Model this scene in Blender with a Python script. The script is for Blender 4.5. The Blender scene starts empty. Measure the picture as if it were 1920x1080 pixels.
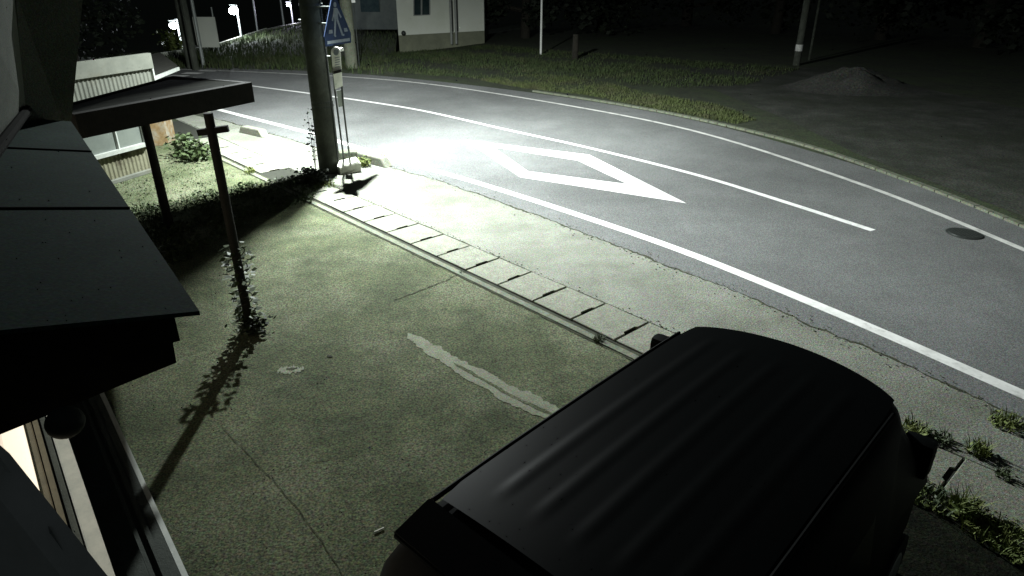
import bpy, bmesh, math, random
from mathutils import Vector, Matrix
random.seed(7)
S = bpy.context.scene
# ------------------------------------------------------------------ camera, world, light, exposure
F = 1271.5; PITCH = 0.441; CH = 3.6
cam_d = bpy.data.cameras.new('camera'); cam = bpy.data.objects.new('camera', cam_d)
S.collection.objects.link(cam); S.camera = cam
cam.location = (0, 0, CH); cam.rotation_euler = (math.pi/2 - PITCH, 0, 0)
cam_d.sensor_width = 36; cam_d.lens = 36*F/1920; cam_d.clip_start = .02; cam_d.clip_end = 3000
w = bpy.data.worlds.new('World'); S.world = w; w.use_nodes = True
nt = w.node_tree; bg = nt.nodes['Background']
bg.inputs[0].default_value = (.62, .74, .80, 1); bg.inputs[1].default_value = .024
S.view_settings.view_transform = 'Standard'; S.view_settings.look = 'None'
S.view_settings.exposure = 0.0; S.view_settings.gamma = 1
S.cycles.max_bounces = 6

LAMP = Vector((-3.34, 13.47, 5.5))
def spot(name, loc, target, watts, size, col, rad=.08, blend=1.0):
    l = bpy.data.lights.new(name, 'SPOT'); l.energy = watts; l.spot_size = math.radians(size); l.spot_blend = blend
    l.color = col; l.shadow_soft_size = rad
    o = bpy.data.objects.new(name, l); S.collection.objects.link(o); o.location = loc
    o.rotation_euler = (Vector(target)-Vector(loc)).to_track_quat('-Z', 'Y').to_euler(); return o
def point(name, loc, watts, col, rad=.1):
    l = bpy.data.lights.new(name, 'POINT'); l.energy = watts; l.color = col; l.shadow_soft_size = rad
    o = bpy.data.objects.new(name, l); S.collection.objects.link(o); o.location = loc; return o
def street_light(loc, watts, col, axis, rad):     # a road luminaire: weak straight down, strong outwards, more to the road side
    o = point('street_lamp_light', loc, watts, col, rad); l = o.data; l.use_nodes = True; n = l.node_tree
    em = n.nodes['Emission']; tc = n.nodes.new('ShaderNodeTexCoord')
    sep = n.nodes.new('ShaderNodeSeparateXYZ'); n.links.new(tc.outputs['Normal'], sep.inputs[0])
    rp_ = n.nodes.new('ShaderNodeFloatCurve'); c_ = rp_.mapping.curves[0]
    pts = [(0, .16), (.15, .22), (.3, .33), (.42, .46), (.6, .60), (.72, .53), (.83, .43), (.94, .54), (1, .62)]
    c_.points[0].location = pts[0]; c_.points[1].location = pts[-1]
    for q in pts[1:-1]: c_.points.new(*q)
    rp_.mapping.update()
    neg = n.nodes.new('ShaderNodeVectorMath'); neg.operation = 'DOT_PRODUCT'; neg.inputs[1].default_value = Vector((.62, .42, -1)).normalized()*-LSIGN; n.links.new(tc.outputs['Normal'], neg.inputs[0]); n.links.new(neg.outputs['Value'], rp_.inputs['Value'])
    dt = n.nodes.new('ShaderNodeVectorMath'); dt.operation = 'DOT_PRODUCT'; dt.inputs[1].default_value = (-LSIGN*axis[0], -LSIGN*axis[1], 0); n.links.new(tc.outputs['Normal'], dt.inputs[0])
    ad = n.nodes.new('ShaderNodeMath'); ad.operation = 'ADD'; ad.inputs[1].default_value = 1.0; n.links.new(dt.outputs['Value'], ad.inputs[0])
    ml = n.nodes.new('ShaderNodeMath'); ml.operation = 'MULTIPLY'; n.links.new(ad.outputs[0], ml.inputs[0]); n.links.new(rp_.outputs[0], ml.inputs[1])
    ct = n.nodes.new('ShaderNodeMapRange'); ct.interpolation_type = 'SMOOTHSTEP'; ct.inputs[1].default_value = .02; ct.inputs[2].default_value = .46; ct.inputs[3].default_value = .10; ct.inputs[4].default_value = 1
    zz = n.nodes.new('ShaderNodeMath'); zz.operation = 'MULTIPLY'; zz.inputs[1].default_value = LSIGN*1.0; n.links.new(sep.outputs[2], zz.inputs[0]); n.links.new(zz.outputs[0], ct.inputs[0])
    m2 = n.nodes.new('ShaderNodeMath'); m2.operation = 'MULTIPLY'; n.links.new(ml.outputs[0], m2.inputs[0]); n.links.new(ct.outputs[0], m2.inputs[1])
    n.links.new(m2.outputs[0], em.inputs['Strength']); return o
LSIGN = -1
street_light(LAMP, 26500, (.93, 1, .98), (.0, .0), .06)

# ------------------------------------------------------------------ helpers
cp, sp = math.cos(PITCH), math.sin(PITCH)
def ray(px, py):
    x = (px-960)/F; y = (py-540)/F
    return Vector((x, cp - y*sp, -sp - y*cp))
def P(px, py, z=0):                      # point of the plane at height z
    r = ray(px, py); t = (z-CH)/r.z; return Vector((r.x*t, r.y*t, z))
def D(px, py, d):                        # point at forward distance d
    r = ray(px, py); t = d/r.y; return Vector((r.x*t, d, CH + r.z*t))
def W(px, py, A, B):                     # point of the upright plane through A and B
    r = ray(px, py); n = Vector((B.y-A.y, A.x-B.x, 0)); t = (A.x*n.x+A.y*n.y)/(r.x*n.x+r.y*n.y)
    return Vector((0, 0, CH)) + r*t
def link(o): S.collection.objects.link(o); return o
def tag(o, label=None, cat=None, group=None, kind=None):
    for k, v in (('label', label), ('category', cat), ('group', group), ('kind', kind)):
        if v: o[k] = v
    return o
def thing(name, label, cat, loc=(0, 0, 0), rz=0, group=None):
    o = link(bpy.data.objects.new(name, None)); o.location = loc; o.rotation_euler = (0, 0, rz)
    return tag(o, label, cat, group)
class MB:
    def __init__(s): s.bm = bmesh.new()
    def box(s, c, d, rz=0, bev=0, rot=None):
        M = Matrix.Translation(Vector(c)) @ (rot if rot else Matrix.Rotation(rz, 4, 'Z')) @ Matrix.Diagonal((d[0], d[1], d[2], 1))
        g = bmesh.ops.create_cube(s.bm, size=1, matrix=M)
        if bev:
            es = list({e for v in g['verts'] for e in v.link_edges})
            bmesh.ops.bevel(s.bm, geom=es, offset=bev, segments=2, affect='EDGES', profile=.7)
        return s
    def bar(s, a, b, w_, h_):            # box section from a to b, upright sides
        a = Vector(a); b = Vector(b); d = b-a; L = d.length
        q = d.to_track_quat('X', 'Z').to_matrix().to_4x4()
        return s.box((a+b)/2, (L, w_, h_), rot=q)
    def tube(s, a, b, r0, r1=None, n=14, caps=True):
        a = Vector(a); b = Vector(b); r1 = r0 if r1 is None else r1; d = b-a
        M = Matrix.Translation((a+b)/2) @ d.to_track_quat('Z', 'Y').to_matrix().to_4x4()
        bmesh.ops.create_cone(s.bm, cap_ends=caps, segments=n, radius1=r0, radius2=r1, depth=d.length, matrix=M); return s
    def path(s, pts, r, n=8):
        for a, b in zip(pts, pts[1:]): s.tube(a, b, r, r, n)
        return s
    def ball(s, c, r, sc=(1, 1, 1), n=12):
        bmesh.ops.create_uvsphere(s.bm, u_segments=n, v_segments=n//2+2, radius=r, matrix=Matrix.Translation(Vector(c)) @ Matrix.Diagonal((*sc, 1))); return s
    def poly(s, pts):
        s.bm.faces.new([s.bm.verts.new(Vector(p)) for p in pts]); return s
    def prism(s, pts, up):
        up = Vector(up); n = len(pts)
        a = [s.bm.verts.new(Vector(p)) for p in pts]; b = [s.bm.verts.new(Vector(p)+up) for p in pts]
        s.bm.faces.new(a[::-1]); s.bm.faces.new(b)
        for i in range(n): s.bm.faces.new((a[i], a[(i+1) % n], b[(i+1) % n], b[i]))
        return s
    def leaf(s, c, size, n=None, asp=.5):
        a = random.random()*6.28; t = Vector((math.cos(a), math.sin(a), random.uniform(-.6, .6))).normalized()
        q = t.cross(Vector((random.uniform(-1, 1), random.uniform(-1, 1), random.uniform(-.2, 1)))).normalized()
        c = Vector(c); t *= size*.5; q *= size*asp*.5
        s.bm.faces.new([s.bm.verts.new(v) for v in (c-t, c-t*.1+q, c+t, c-t*.1-q)]); return s
    def blade(s, c, h, lean=.4, wd=.006):
        c = Vector(c); a = random.random()*6.28; d = Vector((math.cos(a), math.sin(a), 0)); q = Vector((-d.y, d.x, 0))*wd
        m = c+d*h*lean*.35+Vector((0, 0, h*.6)); e = c+d*h*lean+Vector((0, 0, h))
        v = [s.bm.verts.new(p) for p in (c-q, c+q, m+q*.7, m-q*.7, e)]
        s.bm.faces.new(v[:4]); s.bm.faces.new((v[3], v[2], v[4])); return s
    def build(s, name, mat, parent=None, smooth=False, fix=True):
        if fix: bmesh.ops.recalc_face_normals(s.bm, faces=s.bm.faces)
        me = bpy.data.meshes.new(name); s.bm.to_mesh(me); s.bm.free()
        if mat: me.materials.append(mat)
        if smooth:
            for p in me.polygons: p.use_smooth = True
            if hasattr(me, 'set_sharp_from_angle'): me.set_sharp_from_angle(angle=math.radians(40))
        o = link(bpy.data.objects.new(name, me))
        if parent: o.parent = parent; 
        return o
def wparent(o, root):                    # keep world placement under a moved root
    bpy.context.view_layer.update(); o.parent = root; o.matrix_parent_inverse = root.matrix_world.inverted(); return o
def struct(o, ): o['kind'] = 'structure'; return o

# ------------------------------------------------------------------ materials
def mat(name, c1, c2=None, scale=8, rough=.8, bump=0, bscale=None, metal=0, spec=.3, detail=6, c3=None, s3=1.2, f3=(.45, .65), speck=None):
    m = bpy.data.materials.new(name); m.use_nodes = True; n = m.node_tree; b = n.nodes['Principled BSDF']
    b.inputs['Roughness'].default_value = rough; b.inputs['Metallic'].default_value = metal
    b.inputs['Specular IOR Level'].default_value = spec
    geo = n.nodes.new('ShaderNodeNewGeometry')
    def noise(sc, det=6, ro=.6):
        t = n.nodes.new('ShaderNodeTexNoise'); t.inputs['Scale'].default_value = sc; t.inputs['Detail'].default_value = det
        t.inputs['Roughness'].default_value = ro; n.links.new(geo.outputs['Position'], t.inputs['Vector']); return t.outputs['Fac']
    def mix(fac, a, bb):
        x = n.nodes.new('ShaderNodeMix'); x.data_type = 'RGBA'; n.links.new(fac, x.inputs[0])
        for v, i in ((a, 6), (bb, 7)):
            if isinstance(v, tuple): x.inputs[i].default_value = (*v, 1)
            else: n.links.new(v, x.inputs[i])
        return x.outputs[2]
    def ramp(fac, lo, hi):
        r = n.nodes.new('ShaderNodeMapRange'); r.inputs[1].default_value = lo; r.inputs[2].default_value = hi; r.clamp = True
        n.links.new(fac, r.inputs[0]); return r.outputs[0]
    col = c1
    if c2: col = mix(ramp(noise(scale, detail, .7), .35, .65), c1, c2)
    if c3: col = mix(ramp(noise(s3, 8, .65), *f3), col, c3)
    if speck:                            # speckle: (colour a, colour b, scale, amount)
        q = ramp(noise(speck[1], 2, .5), .30, .70)
        mm = n.nodes.new('ShaderNodeMix'); mm.data_type = 'RGBA'; mm.blend_type = 'MULTIPLY'; mm.inputs[0].default_value = 1
        g = mix(q, (1-speck[0],)*3, (1+speck[0],)*3)
        if isinstance(col, tuple): mm.inputs[6].default_value = (*col, 1)
        else: n.links.new(col, mm.inputs[6])
        n.links.new(g, mm.inputs[7]); col = mm.outputs[2]
    if speck:
        t = n.nodes.new('ShaderNodeTexNoise'); t.inputs['Scale'].default_value = speck[1]*.6; t.inputs['Detail'].default_value = 1; n.links.new(geo.outputs['Position'], t.inputs['Vector'])
        sv = n.nodes.new('ShaderNodeMix'); sv.data_type = 'RGBA'; sv.blend_type = 'MULTIPLY'; sv.inputs[0].default_value = 1
        mm = n.nodes.new('ShaderNodeMix'); mm.data_type = 'RGBA'; mm.inputs[0].default_value = .45; mm.inputs[6].default_value = (1, 1, 1, 1)
        gn = n.nodes.new('ShaderNodeMix'); gn.data_type = 'RGBA'; gn.blend_type = 'ADD'; gn.inputs[0].default_value = 1; n.links.new(t.outputs['Color'], gn.inputs[6]); n.links.new(t.outputs['Color'], gn.inputs[7])
        n.links.new(gn.outputs[2], mm.inputs[7]); n.links.new(col, sv.inputs[6]); n.links.new(mm.outputs[2], sv.inputs[7]); col = sv.outputs[2]
    if isinstance(col, tuple): b.inputs['Base Color'].default_value = (*col, 1)
    else: n.links.new(col, b.inputs['Base Color'])
    if bump:
        bp = n.nodes.new('ShaderNodeBump'); bp.inputs['Strength'].default_value = bump; bp.inputs['Distance'].default_value = .02
        n.links.new(noise(bscale or scale*4, 5, .7), bp.inputs['Height']); n.links.new(bp.outputs[0], b.inputs['Normal'])
    return m
def emit(name, c, s):
    m = bpy.data.materials.new(name); m.use_nodes = True; b = m.node_tree.nodes['Principled BSDF']
    b.inputs['Base Color'].default_value = (*c, 1); b.inputs['Emission Color'].default_value = (*c, 1); b.inputs['Emission Strength'].default_value = s
    return m
M = dict(
 soil=mat('soil', (.018, .023, .013), (.038, .044, .026), 3, .95, .8, 25, c3=(.035, .05, .02), s3=.5, speck=(.6, 40)),
 gravel=mat('gravel', (.02, .024, .017), (.058, .06, .05), 1.1, .95, .9, 30, c3=(.022, .027, .016), s3=.6, speck=(.6, 30)),
 asphalt=mat('asphalt', (.105, .109, .106), (.135, .139, .136), .8, .88, .4, 120, speck=(.6, 90), c3=(.09, .093, .091), s3=.5, f3=(.42, .7)),
 shoulder=mat('old_asphalt', (.09, .1, .08), (.15, .16, .13), 2.5, .9, .5, 90, speck=(.4, 90)),
 concrete=mat('forecourt_concrete', (.036, .046, .020), (.080, .092, .046), 1.7, .95, 1, 60, c3=(.115, .124, .076), s3=.9, f3=(.46, .68), speck=(.75, 62)),
 pavement=mat('pavement_concrete', (.15, .156, .13), (.185, .193, .16), 2.0, .95, .6, 45, c3=(.12, .128, .1), s3=1.1, speck=(.4, 70)),
 lid=mat('gutter_lid_concrete', (.15, .156, .122), (.205, .212, .168), 5, .9, .6, 70, speck=(.35, 70)),
 kerb=mat('kerb_concrete', (.09, .10, .07), (.14, .15, .11), 6, .9, .5, 60, speck=(.3, 60)),
 patch=mat('mortar_patch', (.13, .14, .095), (.18, .19, .14), 7, .9, .6, 50, speck=(.3, 70)),
 paint=mat('road_paint', (.55, .55, .53), (.76, .76, .74), 5, .7, .4, 60, c3=(.34, .34, .32), s3=9, f3=(.56, .74)),
 fpaint=mat('worn_road_paint', (.42, .42, .40), (.62, .62, .58), 8, .7, .3, 80, c3=(.2, .2, .19), s3=4, f3=(.52, .7)),
 dark=mat('dark_gap', (.012, .013, .01), (.02, .022, .015), 10, 1),
 crack=mat('crack_dirt', (.016, .018, .011), (.05, .054, .03), 12, 1, .6, 50),
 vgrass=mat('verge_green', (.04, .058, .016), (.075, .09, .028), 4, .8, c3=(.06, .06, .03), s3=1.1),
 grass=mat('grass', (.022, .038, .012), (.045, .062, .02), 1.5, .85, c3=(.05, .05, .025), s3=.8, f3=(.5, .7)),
 weed=mat('weed_leaf', (.09, .13, .035), (.16, .18, .05), 9, .7),
 leaf=mat('leaf', (.025, .042, .015), (.05, .07, .024), 4, .6),
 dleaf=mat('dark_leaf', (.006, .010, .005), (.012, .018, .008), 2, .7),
 bark=mat('bark', (.016, .015, .011), (.03, .027, .02), 8, .95, .8, 30),
 polec=mat('pole_concrete', (.032, .036, .028), (.065, .07, .056), 5, .9, .5, 40, c3=(.025, .03, .02), s3=2),
 pipe=mat('grey_steel', (.22, .24, .23), (.3, .32, .3), 6, .5, metal=.5),
 dpipe=mat('dark_steel', (.03, .035, .033), (.05, .055, .05), 10, .5, .2, 30, metal=.4),
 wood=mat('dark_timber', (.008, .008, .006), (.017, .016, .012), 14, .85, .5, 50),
 white=mat('white_board', (.55, .56, .52), (.7, .7, .66), 6, .6),
 blue=mat('sign_blue', (.012, .025, .065), (.018, .035, .085), 6, .5),
 signw=mat('sign_white', (.16, .19, .22), (.24, .27, .3), 12, .5),
 blk=mat('black_plastic', (.012, .012, .012), (.02, .02, .02), 12, .6),
 siding=mat('cream_siding', (.085, .09, .075), (.115, .12, .10), 3, .8, c3=(.09, .085, .06), s3=2.5, f3=(.55, .8)),
 stain=mat('stained_siding', (.11, .107, .065), (.15, .147, .10), 4, .8, c3=(.035, .028, .016), s3=3.2, f3=(.5, .66)),
 plaster=mat('white_plaster', (.72, .75, .66), (.78, .8, .7), 1.2, .85, .2, 30, c3=(.66, .69, .58), s3=.6),
 found=mat('foundation', (.16, .17, .12), (.22, .23, .16), 2, .9, .5, 20),
 glass=mat('window_glass', (.08, .092, .085), (.11, .125, .11), 1.5, .25, spec=.5),
 dglass=mat('dark_glass', (.02, .035, .04), (.04, .06, .06), 3, .15, spec=.6),
 alu=mat('aluminium', (.30, .32, .30), (.4, .41, .38), 8, .5, metal=.3),
 tile=mat('brown_tile', (.13, .085, .04), (.2, .14, .07), 14, .5, c3=(.22, .21, .17), s3=5),

 roofm=mat('roof_sheet', (.022, .034, .030), (.03, .046, .040), 3, .85, .08, 60, spec=.03, speck=(.3, 90)),
 wall=mat('grey_wall', (.06, .07, .055), (.09, .1, .08), 2, .9, .5, 90, speck=(.3, 90)),
 trim=mat('dark_trim', (.010, .010, .009), (.016, .016, .014), 10, .9, spec=.02),
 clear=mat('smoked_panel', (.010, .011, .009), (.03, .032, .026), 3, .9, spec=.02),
 car=mat('dark_car_paint', (.003, .004, .004), (.004, .005, .005), 40, .45, spec=.07),
 carglass=mat('car_glass', (.004, .005, .005), None, 5, .3, spec=.08),
 tyre=mat('rubber', (.02, .02, .02), None, 5, .9),
 bank=mat('bank_soil', (.03, .04, .022), (.07, .08, .045), 1.2, .95, .8, 12, speck=(.5, 14)),
 step=mat('dark_step', (.02, .026, .02), (.035, .042, .034), 3, .8, .3, 40),
 brass=mat('bronze_frame', (.05, .045, .025), (.08, .07, .04), 9, .5),
 van_shade=mat('van_shade_dark', (.006, .007, .005), (.014, .016, .010), 6, 1, 1, 30, spec=.05, speck=(.5, 60)),  # near-black colour for the painted shade beside the van
 rock=mat('pale_rock', (.35, .36, .30), (.48, .48, .42), 9, .9, .8, 20),
 mound=mat('gravel_heap', (.03, .032, .027), (.052, .052, .045), 3, .95, 1, 20, speck=(.6, 25)),
)
M['body'] = mat('dark_body_paint', (.004, .005, .005), (.006, .007, .007), 30, .6, spec=.05)
M['car'].node_tree.nodes['Principled BSDF'].inputs['Coat Weight'].default_value = .02
M['body'] = mat('dark_body_paint', (.004, .005, .005), (.006, .007, .007), 30, .6, spec=.05)
M['car'].node_tree.nodes['Principled BSDF'].inputs['Coat Roughness'].default_value = .18
M['lampglow'] = emit('lamp_glow', (.9, .95, 1), 60)
M['warm'] = emit('lit_window_blind', (1, .86, .66), .9)

# ------------------------------------------------------------------ ground and road
def interp(pts, n=6):                    # Catmull-Rom through ground points
    out = []; p = [pts[0]*2-pts[1]] + pts + [pts[-1]*2-pts[-2]]
    for i in range(1, len(p)-2):
        for k in range(n):
            t = k/n; a, b, c, d = p[i-1], p[i], p[i+1], p[i+2]
            out.append(.5*((2*b)+(c-a)*t+(2*a-5*b+4*c-d)*t*t+(3*b-a-3*c+d)*t**3))
    out.append(pts[-1]); return out
def line(px): return interp([P(*q) for q in px])
def strip(a, b, z, name, mt, kind=True):
    bm = MB(); n = min(len(a), len(b))
    for i in range(n-1):
        bm.poly([(a[i].x, a[i].y, z), (a[i+1].x, a[i+1].y, z), (b[i+1].x, b[i+1].y, z), (b[i].x, b[i].y, z)])
    bmesh.ops.remove_doubles(bm.bm, verts=bm.bm.verts, dist=1e-5)
    o = bm.build(name, mt)
    return struct(o) if kind else o
def offset(c, d):
    out = []
    for i, p in enumerate(c):
        t = (c[min(i+1, len(c)-1)]-c[max(i-1, 0)]).normalized(); out.append(p+Vector((t.y, -t.x, 0))*d)
    return out
def gz(x, y):                            # the land falls away beyond the bend
    a = max(0, (y-31)/22); b = min(1, max(0, (-x-1)/8)); return -3.2*min(1, a)**1.3*b
bm = MB(); N = 70
xs = [-600, -250, -120] + [-60+i*2 for i in range(61)] + [120, 250, 600]
ys = [-300, -60, -10] + [i*2 for i in range(36)] + [90, 140, 300, 900]
vs = [[bm.bm.verts.new((x, y, gz(x, y)-.012)) for y in ys] for x in xs]
for i in range(len(xs)-1):
    for j in range(len(ys)-1): bm.bm.faces.new((vs[i][j], vs[i+1][j], vs[i+1][j+1], vs[i][j+1]))
struct(bm.build('ground', M['soil'], smooth=True))

near_edge = line([(200, 150), (420, 208), (590, 252), (745, 300), (900, 344), (1100, 408), (1300, 478), (1600, 600), (1920, 740), (2300, 905), (2900, 1160)])
crack_l = line([(170, 165), (400, 222), (570, 270), (745, 318), (860, 352), (1000, 402), (1180, 470), (1500, 600), (1870, 765), (2300, 960), (2800, 1180)])
far_line = line([(120, 127), (340, 130), (600, 141), (800, 157), (1050, 195), (1300, 245), (1600, 340), (1920, 468), (2300, 640), (2900, 930)])
far_kerb = line([(120, 122), (340, 125), (600, 134), (800, 150), (1050, 181), (1300, 225), (1600, 307), (1920, 425), (2300, 585), (2900, 870)])
nn = 60
def resample(c, n=nn):
    L = [0]
    for a, b in zip(c, c[1:]): L.append(L[-1]+(b-a).length)
    out = []; j = 0
    for i in range(n+1):
        s = L[-1]*i/n
        while j < len(c)-2 and L[j+1] < s: j += 1
        out.append(c[j].lerp(c[j+1], (s-L[j])/max(1e-9, L[j+1]-L[j])))
    return out
crack_j = []; a = a2 = 0
for p in resample(crack_l, 700):
    a = .93*a+random.gauss(0, .009); a2 = .5*a2+random.gauss(0, .006); crack_j.append(p+Vector((.737, .675, 0))*(a+a2))
strip(crack_j, resample(far_kerb, 700), -.004, 'road', M['asphalt'])
def jit(c, a): return [p+Vector((random.gauss(0, a), random.gauss(0, a), 0)) for p in c]
def marking(c, wd, name, mt, z=.0):
    o = strip(offset(c, -wd/2), offset(c, wd/2), z, name, mt); return o
marking(resample(near_edge, 80), .17, 'road_marking', M['paint'])
marking(resample(far_line, 80), .12, 'road_marking', M['fpaint'])
cl = line([(360, 145), (480, 162), (580, 175), (700, 192), (800, 209), (950, 243), (1100, 276), (1300, 326), (1470, 378), (1637, 432)])
marking(resample(cl, 60), .13, 'road_marking', M['paint'])
# diamond: outer and inner outline
do = [P(872, 262), P(1105, 290), P(1287, 381), P(975, 332)]
c = sum(do, Vector())/4
di = [P(925, 276), P(1083, 301), P(1176, 345), P(990, 321)]
bm = MB()
for i in range(4):
    j = (i+1) % 4; bm.poly([do[i], do[j], di[j], di[i]])
o = bm.build('road_marking', M['paint']); struct(o)
for q in ([(340, 143), (362, 145), (330, 152), (318, 148)],): pass
bm = MB()
for (x, y) in ((325, 142), (352, 137), (384, 132)):
    bm.poly([P(x, y-1.6), P(x+32, y-.5), P(x+18, y+1.8), P(x-14, y+1.2)])
struct(bm.build('crosswalk_marking', M['paint']))

# lid line geometry
SC = CH/2.809; th = -.829; U = Vector((math.cos(th), math.sin(th), 0)); NN = Vector((-U.y, U.x, 0))
L0 = Vector((.851*SC, 4.905*SC, 0)); LS = .491*SC; LW = .473*SC
def lid_pt(i, s=0): return L0 - U*LS*i + NN*s
# forecourt, pavement between lids and road
lowline = [lid_pt(i, -.14) for i in (-18, -10, 0, 6, 12, 18, 24)]
bm = MB(); bm.poly([lid_pt(-18, -.14), lid_pt(24, -.14), lid_pt(24, -.14)-NN*9, (-14, -6, 0), (9, -8, 0)])
for v in bm.bm.verts: v.co.z = -.005
struct(bm.build('forecourt', M['concrete']))
cj = [p for p in crack_j if -17 < -(p-L0).dot(U)/LS < 30]
pav_in = [lid_pt(-(p-L0).dot(U)/LS, LW) for p in cj]
strip(pav_in, cj, .002, 'pavement', M['pavement'])
# broken seam where pavement meets the road
sa, sb = [], []; q1 = q2 = 0
for p in crack_j:
    q1 = .8*q1+random.gauss(0, .006); q2 = .8*q2+random.gauss(0, .006); sa.append(p+NN*max(.001, .012+q1)); sb.append(p-NN*max(.001, .010+q2))
strip(sa, sb, .006, 'pavement_seam', M['crack'])
marking(resample([lid_pt(24, -.10), lid_pt(-18, -.10)], 40), .085, 'gutter_edge', M['kerb'], .012)
def wob(c, wd, z, name, mt, amp=.006):
    sa, sb = [], []; a = 0
    for p in c:
        a = .85*a+random.gauss(0, amp); w_ = max(.002, wd*random.uniform(.3, 1.5)); t = NN
        sa.append(p+t*(a+w_/2)); sb.append(p+t*(a-w_/2))
    return strip(sa, sb, z, name, mt)
wob(resample([lid_pt(24, -.155), lid_pt(-18, -.155)], 300), .022, .004, 'forecourt_joint', M['crack'], .003)
wob(resample([lid_pt(24, -.03), lid_pt(-18, -.03)], 300), .03, .0035, 'gutter_joint', M['crack'], .002)
wob(resample([lid_pt(24, LW+.02), lid_pt(-18, LW+.02)], 300), .02, .0065, 'pavement_joint', M['crack'], .004)
bm = MB(); bm.poly([lid_pt(24, -.02), lid_pt(-18, -.02), lid_pt(-18, LW), lid_pt(24, LW)])
for v in bm.bm.verts: v.co.z = -.001
struct(bm.build('gutter_bed', M['dark']))
# gutter lids, each a slab with a lifting slot in one end
def lid_mesh():
    b = MB(); a = LS/2-.012; h = LW/2-.012; sl = .11; sd = .038
    pts = [(-a, -h), (a, -h), (a, -sl), (a-sd, -sl+.015), (a-sd, sl-.015), (a, sl), (a, h), (-a, h)]
    b.prism([(x+random.uniform(-.003, .003), y, -.0) for x, y in pts], (0, 0, .022))
    bmesh.ops.bevel(b.bm, geom=[e for e in b.bm.edges if all(v.co.z > .01 for v in e.verts)], offset=.006, segments=1, affect='EDGES')
    return b.build('gutter_lid', M['lid'])
protos = [lid_mesh() for _ in range(4)]
ords = ['first', 'second', 'third', 'fourth', 'fifth', 'sixth', 'seventh', 'eighth', 'ninth', 'tenth', 'eleventh', 'twelfth']
lids = [i for i in range(-9, 20) if i not in (12, 13)]
k_ = 0
for i in lids:
    if i in (-1, -2): pass
    src = protos[k_ % 4]; o = src if k_ < 4 else link(src.copy()); k_ += 1
    p = lid_pt(i+.5, LW/2); o.location = (p.x, p.y, .0); o.rotation_euler = (random.uniform(-.006, .006), random.uniform(-.008, .008), th+random.uniform(-.012, .012)); o.scale.z = random.uniform(.8, 1.15)
    if i < 0: lab = 'weedy concrete gutter lid beyond the right mirror of the van, %s from it' % ords[-i-1]
    elif i < 12: lab = 'pale concrete gutter lid, %s from the van toward the utility pole' % ords[i]
    else: lab = 'pale concrete gutter lid behind the utility pole, %s past it' % ords[i-12]
    tag(o, lab, 'gutter lid', 'concrete lids over the roadside gutter')

b = MB(); b.poly([P(*q) for q in ((1560, 930), (1650, 900), (1700, 925), (1755, 962), (1830, 992), (1900, 1040), (1990, 1120), (2300, 1500), (1300, 1500))])  # shadow right of the van, painted as a dark sheet on the forecourt
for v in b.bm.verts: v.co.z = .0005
struct(b.build('van_shade_patch', M['van_shade']))
# cracks, joints and patches of the forecourt
def groundline(px, wd, name, z, mt, amp=.01):
    c = resample(line(px), 90); sa, sb = [], []; a = 0
    for i, p in enumerate(c):
        t = (c[min(i+1, 90)]-c[max(i-1, 0)]).normalized(); n = Vector((-t.y, t.x, 0)); a = .85*a+random.gauss(0, amp); w_ = wd*random.uniform(.3, 1.4)
        sa.append(p+n*(a+w_/2)); sb.append(p+n*(a-w_/2))
    return strip(sa, sb, z, name, mt)
groundline([(862, 512), (800, 540), (740, 562)], .02, 'forecourt_crack', .001, M['crack'], .006)
groundline([(415, 800), (500, 890), (575, 975), (640, 1075), (700, 1150)], .006, 'forecourt_crack', .001, M['crack'], .003)
groundline([(330, 690), (400, 660), (440, 640)], .007, 'forecourt_crack', .001, M['crack'])
groundline([(480, 905), (560, 872), (665, 850)], .005, 'forecourt_crack', .001, M['crack'])
groundline([(990, 572), (1005, 566)], .02, 'forecourt_crack', .001, M['crack'])
def blobstrip(px, wds, name, z, mt):
    c = resample(line(px), 100); sa, sb = [], []; r1 = r2 = 0
    for i, p in enumerate(c):
        t = (c[min(i+1, 100)]-c[max(i-1, 0)]).normalized(); n = Vector((-t.y, t.x, 0)); u = i/100*(len(wds)-1); k = min(int(u), len(wds)-2)
        w_ = wds[k]+(wds[k+1]-wds[k])*(u-k); a_ = .012 if wds[0] > .05 else .004; r1 = .75*r1+random.gauss(0, a_); r2 = .75*r2+random.gauss(0, a_)
        e = min(1, i/5, (100-i)/2+.05)
        sa.append(p+n*(w_/2+r1)*e); sb.append(p-n*(w_/2+r2)*e)
    return strip(sa, sb, z, name, mt)
blobstrip([(764, 624), (810, 655), (880, 695), (950, 735), (1020, 768), (1110, 805)], [.12, .16, .17, .22, .24, .2, .2], 'mortar_patch', .0, M['patch'])
blobstrip([(850, 680), (930, 726), (1000, 762), (1090, 800)], [.02, .035, .04, .05], 'mortar_patch_groove', .003, M['concrete'])
blobstrip([(520, 695), (545, 694), (570, 690)], [.08, .14, .06], 'mortar_patch', .001, M['patch'])
blobstrip([(536, 692), (547, 692), (558, 690)], [.02, .05, .02], 'forecourt_chip', .003, M['crack'])
blobstrip([(613, 668), (618, 668), (624, 668)], [.02, .04, .02], 'forecourt_chip', .003, M['dark'])
# manhole cover
mc = P(1808, 438, 0); t = thing('manhole_cover', 'round dark iron manhole cover in the road near the far white line', 'manhole cover', mc)
MB().tube((0, 0, .0), (0, 0, .008), .25, .24, 40).build('rim', M['dpipe'], t)
b = MB().tube((0, 0, .004), (0, 0, .012), .215, .21, 40)
for i in range(-3, 4):
    for j in range(-3, 4):
        if math.hypot(i, j) < 3.2: b.box((i*.053, j*.053, .0135), (.038, .038, .006), rz=.78)
b.build('lid', M['dpipe'], t)
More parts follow.
